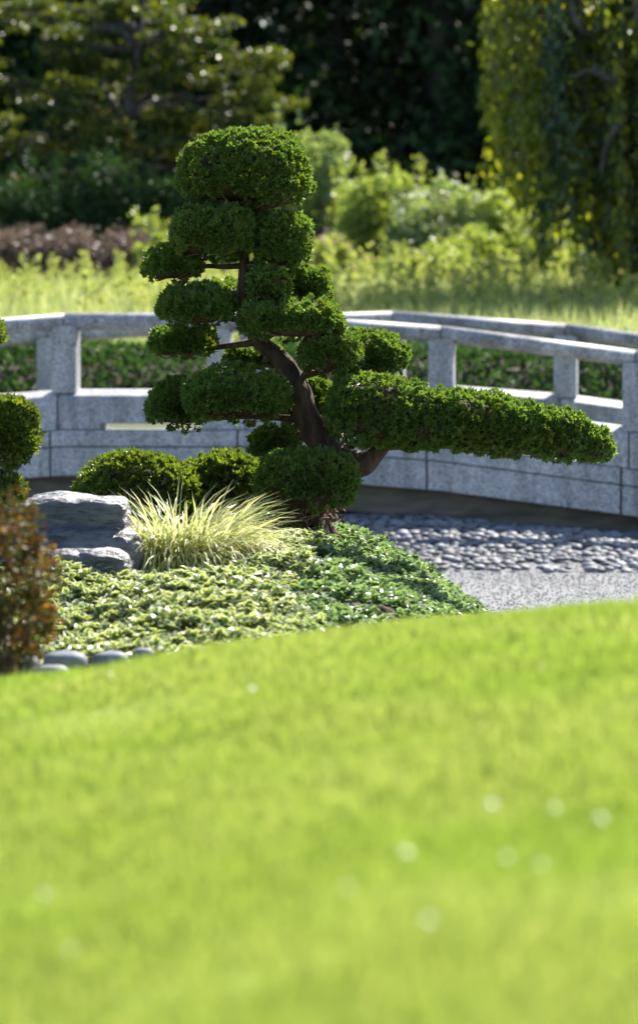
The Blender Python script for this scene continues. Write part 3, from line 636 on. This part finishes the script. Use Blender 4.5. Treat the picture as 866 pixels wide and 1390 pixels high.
# ------------------------------------------------------------------ background shrubs and trees
def gz(px, D): x = (px - 433) / FPX * D; return float(ground_z(np.array(x), np.array(D)))
def shrub(name, label, px, ptop, D, hw, mt, n, size, seed, cat='shrub', group=None, nclump=26, flat=(1, 1, .8), depth=.8, up=.1, blooms=None, spiky=0, lean=0, tpl=KITE_V, tf=KITE_F, crad=.28, shell=.3):
    r = np.random.default_rng(seed); s = D / FPX; top = at(px, ptop, D)[2]; x0 = (px - 433) * s; z0 = gz(px, D); H = top - z0; W = hw * s
    o = thing(name, label, cat, (x0, D, z0), group)
    u = rdir(nclump, r); u[:, 2] = np.abs(u[:, 2]) * 1.0; q = r.uniform(.45, .95, nclump)[:, None]
    C_ = np.array([x0, D, z0 + H * .30]) + u * q * np.array([W, W * depth, H * .66]); C_[:, 0] += lean * (C_[:, 2] - z0)
    C2 = C_.copy(); C2[:, 2] = z0 + (C_[:, 2] - z0) * .45; C_ = np.concatenate([C_, C2[: nclump // 2]])
    rad = r.uniform(.7, 1.2, len(C_)) * min(W, H) * crad
    mb = MB(); leafcloud(mb, C_, rad, n, size, r, flat, 0, tpl, tf, 0, up, shell)
    for k in range(spiky):
        a = np.array([x0 + r.uniform(-1, 1) * W * .9, D + r.uniform(-.6, .6) * W * depth, z0 + H * r.uniform(.3, .72)]); L_ = H * r.uniform(.25, .4); kk = 26; t = r.random(kk)
        P = a + np.stack([r.normal(0, .03, kk), r.normal(0, .03, kk), t * L_], -1); X, Y, Z = frames(r.normal(size=(kk, 3)) * .6 + np.array([0, 0, .8]), r); inst(mb, KITE_V, KITE_F, P, X, Y, Z, size * r.uniform(.6, 1, kk))
    mb.build('foliage', [M[mt]], o)
    if blooms:
        bm, nb, bs = blooms; mb = MB(); k = r.integers(0, nclump, nb); u = rdir(nb, r); u[:, 2] = np.abs(u[:, 2]); P = C_[k] + u * rad[k][:, None] * 1.05
        for j in range(4): X, Y, Z = frames(u + r.normal(0, .7, u.shape), r); inst(mb, KITE_V, KITE_F, P, X, Y, Z, bs * r.uniform(.6, 1.2, nb))
        kind(mb.build('blooms', [M[bm]], o), 'stuff')
    mb = MB()
    for c_ in C_[::3]: tube(mb, bent((x0 + r.normal(0, .05), D, z0 - .05), c_, .0, 4, .03, r), [.03, .02, .014, .006], 6, 3)
    mb.build('stems', [M['greybark']], o)
    return o
# plum hedge on the left, one plant per clump
for i, (px, pt, hw) in enumerate([(-60, 302, 50), (25, 303, 52), (105, 305, 50), (180, 305, 46), (232, 310, 34)]):
    shrub('hedge_plant', ['plum brown low hedge plant beyond the left edge of the picture', 'plum brown low hedge plant at the far left above the meadow', 'second plum brown hedge plant from the left edge', 'plum brown hedge plant left of the cypress', 'small plum brown hedge plant half hidden by the cypress'][i],
          px, pt - 4, 42.0 + .2 * (i % 2), hw + 14, 'hedge', 5000, .062, 500 + i, group='plum brown hedge behind the meadow', nclump=44, crad=.36, shell=.5)
# dark upright shrubs under the maple
for i, (px, pt, hw, lab) in enumerate([(20, 215, 75, 'dark feathery upright shrub at the left under the maple'), (130, 205, 75, 'tallest dark feathery shrub between the hedge and the maple'), (225, 225, 60, 'dark feathery upright shrub directly left of the cypress top')]):
    shrub('upright_shrub', lab, px, pt, 44.6 + .3 * i, hw, 'darkleaf_b', 9000, .07, 520 + i, group='dark upright shrubs behind the hedge', spiky=60, nclump=34, crad=.34)
shrub('leafy_shrub', 'small yellow green shrub at the left of the cypress crown', 205, 285, 41.6, 34, 'lime', 1500, .07, 531, nclump=10, spiky=8)
shrub('pale_shrub', 'tall pale green shrub right behind the cypress crown', 415, 135, 46.5, 55, 'pale', 6500, .085, 540, nclump=36, spiky=10, crad=.30, lean=.1)
shrub('leafy_shrub', 'bright yellow green shrub with upright shoots right of the cypress', 515, 222, 44.5, 68, 'lime', 9000, .080, 541, nclump=30, spiky=36)
shrub('flowering_shrub', 'light green shrub dotted with white blooms in the middle of the border', 610, 245, 44.0, 92, 'pale', 15000, .075, 542, nclump=36, spiky=20, blooms=('bloom', 260, .07))
shrub('flowering_shrub', 'yellow green shrub with white blooms under the weeping tree', 705, 245, 43.4, 76, 'lime', 10500, .075, 543, nclump=28, spiky=16, blooms=('bloom', 70, .06))
shrub('low_flowering_shrub', 'low shrub with dusty pink blooms just right of the cypress crown', 455, 305, 42.3, 55, 'lime', 3400, .06, 544, nclump=18, blooms=('pinkbloom', 150, .05))
shrub('low_flowering_shrub', 'low yellow green shrub with small pale blooms at the foot of the border', 590, 325, 42.0, 90, 'lime', 5200, .06, 545, nclump=26, spiky=26, blooms=('bloom', 30, .045))
shrub('leafy_shrub', 'low bright shrub rising from the meadow in front of the white blooming shrub', 655, 300, 42.7, 75, 'lime', 8000, .07, 548, nclump=30, spiky=14)
shrub('shade_shrub', 'dark green shrub in the shade under the weeping tree at right', 800, 345, 41.8, 70, 'darkleaf_b', 5200, .075, 546, nclump=24)
shrub('shade_shrub', 'dark green shrub at the far right edge beyond the bridge', 905, 335, 41.4, 70, 'darkleaf_b', 4200, .075, 547, nclump=24)

# maple with layered sprays
def layered_tree(name, label, px, D, layers, mt, n, size, seed, trunkpx):
    r = np.random.default_rng(seed); x0 = (px - 433) / FPX * D; z0 = gz(px, D); o = thing(name, label, 'tree', (x0, D, z0))
    mb = MB(); br = MB(); tot = sum(l[2] for l in layers)
    tr = [np.array([x0, D, z0 - .1]), at(trunkpx[0][0], trunkpx[0][1], D + .2), at(trunkpx[1][0], trunkpx[1][1], D), at(trunkpx[2][0], trunkpx[2][1], D + .2)]
    for (lx, ly, lw, th, dd) in layers:
        s = D / FPX; c = at(lx, ly, D + dd); k = int(n * lw / tot); m_ = max(6, int(lw / 9))
        cc = c + np.stack([r.uniform(-1, 1, m_) * lw * s, r.uniform(-1, 1, m_) * lw * s * .8, r.normal(0, th * s * .5, m_)], -1); cc[:, 2] -= np.abs(cc[:, 0] - c[0]) * .22
        leafcloud(mb, cc, r.uniform(.12, .26, m_), k, size, r, (1.25, 1.25, .42), 0, LEAF_V, LEAF_F, .25, 0, .1)
        j = 1 + (ly < 150) + (ly < 80); tube(br, bent(tr[min(j, 3)], c, .05, 5, .05, r), [.06, .045, .03, .02, .01], 7, 4)
        for q in cc[::2]: tube(br, bent(c, q, .02, 4, .03, r), [.014, .011, .008, .004], 5, 3)
    mb.build('crown', [M[mt]], o); tt = MB(); tube(tt, tr, [.14, .11, .08, .04], 12, 6, 0, .06, 1); tt.build('trunk', [M['greybark']], o, True); br.build('branches', [M['greybark']], o)
    return o
lay = [(60, 60, 80, 20, 0), (160, 40, 80, 20, .3), (250, 25, 70, 18, -.2), (290, 55, 70, 18, -.4), (350, 75, 45, 14, -.3), (30, 110, 80, 20, -.3), (130, 95, 90, 22, .2), (230, 95, 85, 22, -.1), (320, 100, 70, 20, 0), (80, 150, 90, 22, -.3), (180, 145, 90, 22, .1), (280, 145, 80, 22, -.4), (355, 125, 45, 16, .1),
       (20, 190, 80, 22, 0), (120, 195, 90, 22, -.4), (220, 190, 85, 22, 0), (300, 190, 60, 22, .2), (60, 240, 80, 20, .5), (180, 240, 80, 20, .6), (-60, 90, 80, 25, 0), (-70, 170, 80, 25, .2), (100, 10, 80, 20, .5), (200, -10, 80, 20, .6), (20, 20, 80, 20, .2), (340, 210, 50, 20, .5)]
layered_tree('maple_tree', 'spreading olive leaved maple with layered branches glowing at its right tips', 150, 47.5, lay, 'maple', 27000, .085, 601, [(150, 250), (170, 160), (190, 60)])

# weeping tree on the right
def weeping(seed=611):
    r = np.random.default_rng(seed); D = 39.0; bx = 900; x0 = (bx - 433) / FPX * D; z0 = gz(bx, D)
    o = thing('weeping_tree', 'weeping tree with curtains of hanging leaves filling the top right corner', 'tree', (x0, D, z0))
    tt = MB(); tube(tt, [(x0, D, z0 - .1), at(895, 250, D), at(862, 160, D), at(815, 60, D), at(785, -30, D), at(770, -110, D)], [.17, .15, .13, .10, .07, .04], 14, 6, 0, .07, 2); tt.build('trunk', [M['greybark']], o, True)
    br = MB(); mb = MB(); mb2 = MB()
    st = []
    for k in range(380):
        px = 655 + 425 * ((int(r.integers(0, 30)) + r.normal(0, .22)) / 29 if k % 3 else r.random()) + 6
        edge = np.clip((px - 650) / 60, 0, 1); top = r.uniform(-150, 30) if px < 760 else r.uniform(-150, 120)
        DD = D + r.uniform(-1.3, 1.6)
        if px < 705: bot = r.uniform(-60, 260) + edge * 60
        elif px < 780: bot = r.uniform(160, 330)
        else: bot = r.uniform(230, 405)
        st.append((px, top, bot, DD))
    for (px, top, bot, DD) in st:
        a = at(px + r.uniform(-6, 6), top, DD); b = at(px + r.uniform(-4, 34), bot, DD); L_ = a[2] - b[2]
        if L_ < .3: continue
        k = int(L_ * (50 if px > 690 else 30)); t = r.random(k); sway = .06 * np.sin(t * 5 + r.uniform(0, 6)); P = a * (1 - t[:, None]) + b * t[:, None]; P[:, 0] += sway + r.normal(0, .055, k); P[:, 1] += r.normal(0, .06, k)
        d = r.normal(size=(k, 3)) * .55 + np.array([0, 0, -1.0]); X, Y, Z = frames(d, r)
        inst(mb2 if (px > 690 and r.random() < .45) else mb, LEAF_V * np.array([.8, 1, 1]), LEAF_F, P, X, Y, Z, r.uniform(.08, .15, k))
        tube(br, [a, (a + b) / 2 + np.array([.03, 0, 0]), b], [.008, .005, .002], 4, 2)
    for k in range(26):
        e = at(r.uniform(665, 1050), r.uniform(-150, 40), D + r.uniform(-1.2, 1.4)); tube(br, bent(at(r.uniform(790, 850), r.uniform(-20, 120), D), e, .25, 5, .05, r), [.06, .045, .03, .02, .01], 6, 4)
    # bare grey limbs that show between the curtains
    for pts_ in ([(850, 140), (830, 110), (800, 95), (778, 105)], [(868, 190), (840, 170), (822, 200), (815, 235)], [(815, 60), (790, 40), (776, 10), (782, -30)], [(862, 160), (880, 90), (866, 20), (850, -40)]):
        tube(br, [at(*p, D - 1.25) if i else at(*p, D) for i, p in enumerate(pts_)], [.045, .035, .025, .015], 8, 5)
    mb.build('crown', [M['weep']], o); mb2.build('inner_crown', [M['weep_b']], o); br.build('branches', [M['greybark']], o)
weeping()

# dark woodland trees behind
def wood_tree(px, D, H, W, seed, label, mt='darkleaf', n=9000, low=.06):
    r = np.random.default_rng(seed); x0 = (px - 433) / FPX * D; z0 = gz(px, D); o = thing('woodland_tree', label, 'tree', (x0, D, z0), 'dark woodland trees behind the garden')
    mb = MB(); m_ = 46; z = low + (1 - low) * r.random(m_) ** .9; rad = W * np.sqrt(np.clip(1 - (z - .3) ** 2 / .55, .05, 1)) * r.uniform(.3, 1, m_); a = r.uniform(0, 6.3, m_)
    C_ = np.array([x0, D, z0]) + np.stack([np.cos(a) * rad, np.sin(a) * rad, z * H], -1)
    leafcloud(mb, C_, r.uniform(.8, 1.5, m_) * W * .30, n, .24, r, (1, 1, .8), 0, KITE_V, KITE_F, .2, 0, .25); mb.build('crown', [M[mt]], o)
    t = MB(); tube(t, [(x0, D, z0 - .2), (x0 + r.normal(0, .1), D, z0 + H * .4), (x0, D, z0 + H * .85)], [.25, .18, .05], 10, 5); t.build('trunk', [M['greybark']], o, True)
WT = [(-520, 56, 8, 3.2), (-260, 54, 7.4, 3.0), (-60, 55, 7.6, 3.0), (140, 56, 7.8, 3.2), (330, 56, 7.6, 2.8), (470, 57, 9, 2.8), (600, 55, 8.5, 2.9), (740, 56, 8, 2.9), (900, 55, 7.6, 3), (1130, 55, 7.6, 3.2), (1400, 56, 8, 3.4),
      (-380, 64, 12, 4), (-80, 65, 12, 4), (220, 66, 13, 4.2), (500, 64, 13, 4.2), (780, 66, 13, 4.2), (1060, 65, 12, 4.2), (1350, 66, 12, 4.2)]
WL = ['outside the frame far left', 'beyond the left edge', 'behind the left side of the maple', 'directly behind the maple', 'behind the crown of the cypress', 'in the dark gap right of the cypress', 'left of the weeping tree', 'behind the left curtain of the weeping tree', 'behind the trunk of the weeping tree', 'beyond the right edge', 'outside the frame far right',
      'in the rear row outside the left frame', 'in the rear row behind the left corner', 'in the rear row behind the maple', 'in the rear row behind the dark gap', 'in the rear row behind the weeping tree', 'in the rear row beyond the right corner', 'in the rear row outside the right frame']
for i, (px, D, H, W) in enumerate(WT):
    wood_tree(px, D, H, W, 700 + i, 'dark woodland tree ' + WL[i], 'darkleaf_b' if i in (1, 2, 3, 6) else 'darkleaf', 8500 if D < 60 else 5500)
# far mass closing every gap
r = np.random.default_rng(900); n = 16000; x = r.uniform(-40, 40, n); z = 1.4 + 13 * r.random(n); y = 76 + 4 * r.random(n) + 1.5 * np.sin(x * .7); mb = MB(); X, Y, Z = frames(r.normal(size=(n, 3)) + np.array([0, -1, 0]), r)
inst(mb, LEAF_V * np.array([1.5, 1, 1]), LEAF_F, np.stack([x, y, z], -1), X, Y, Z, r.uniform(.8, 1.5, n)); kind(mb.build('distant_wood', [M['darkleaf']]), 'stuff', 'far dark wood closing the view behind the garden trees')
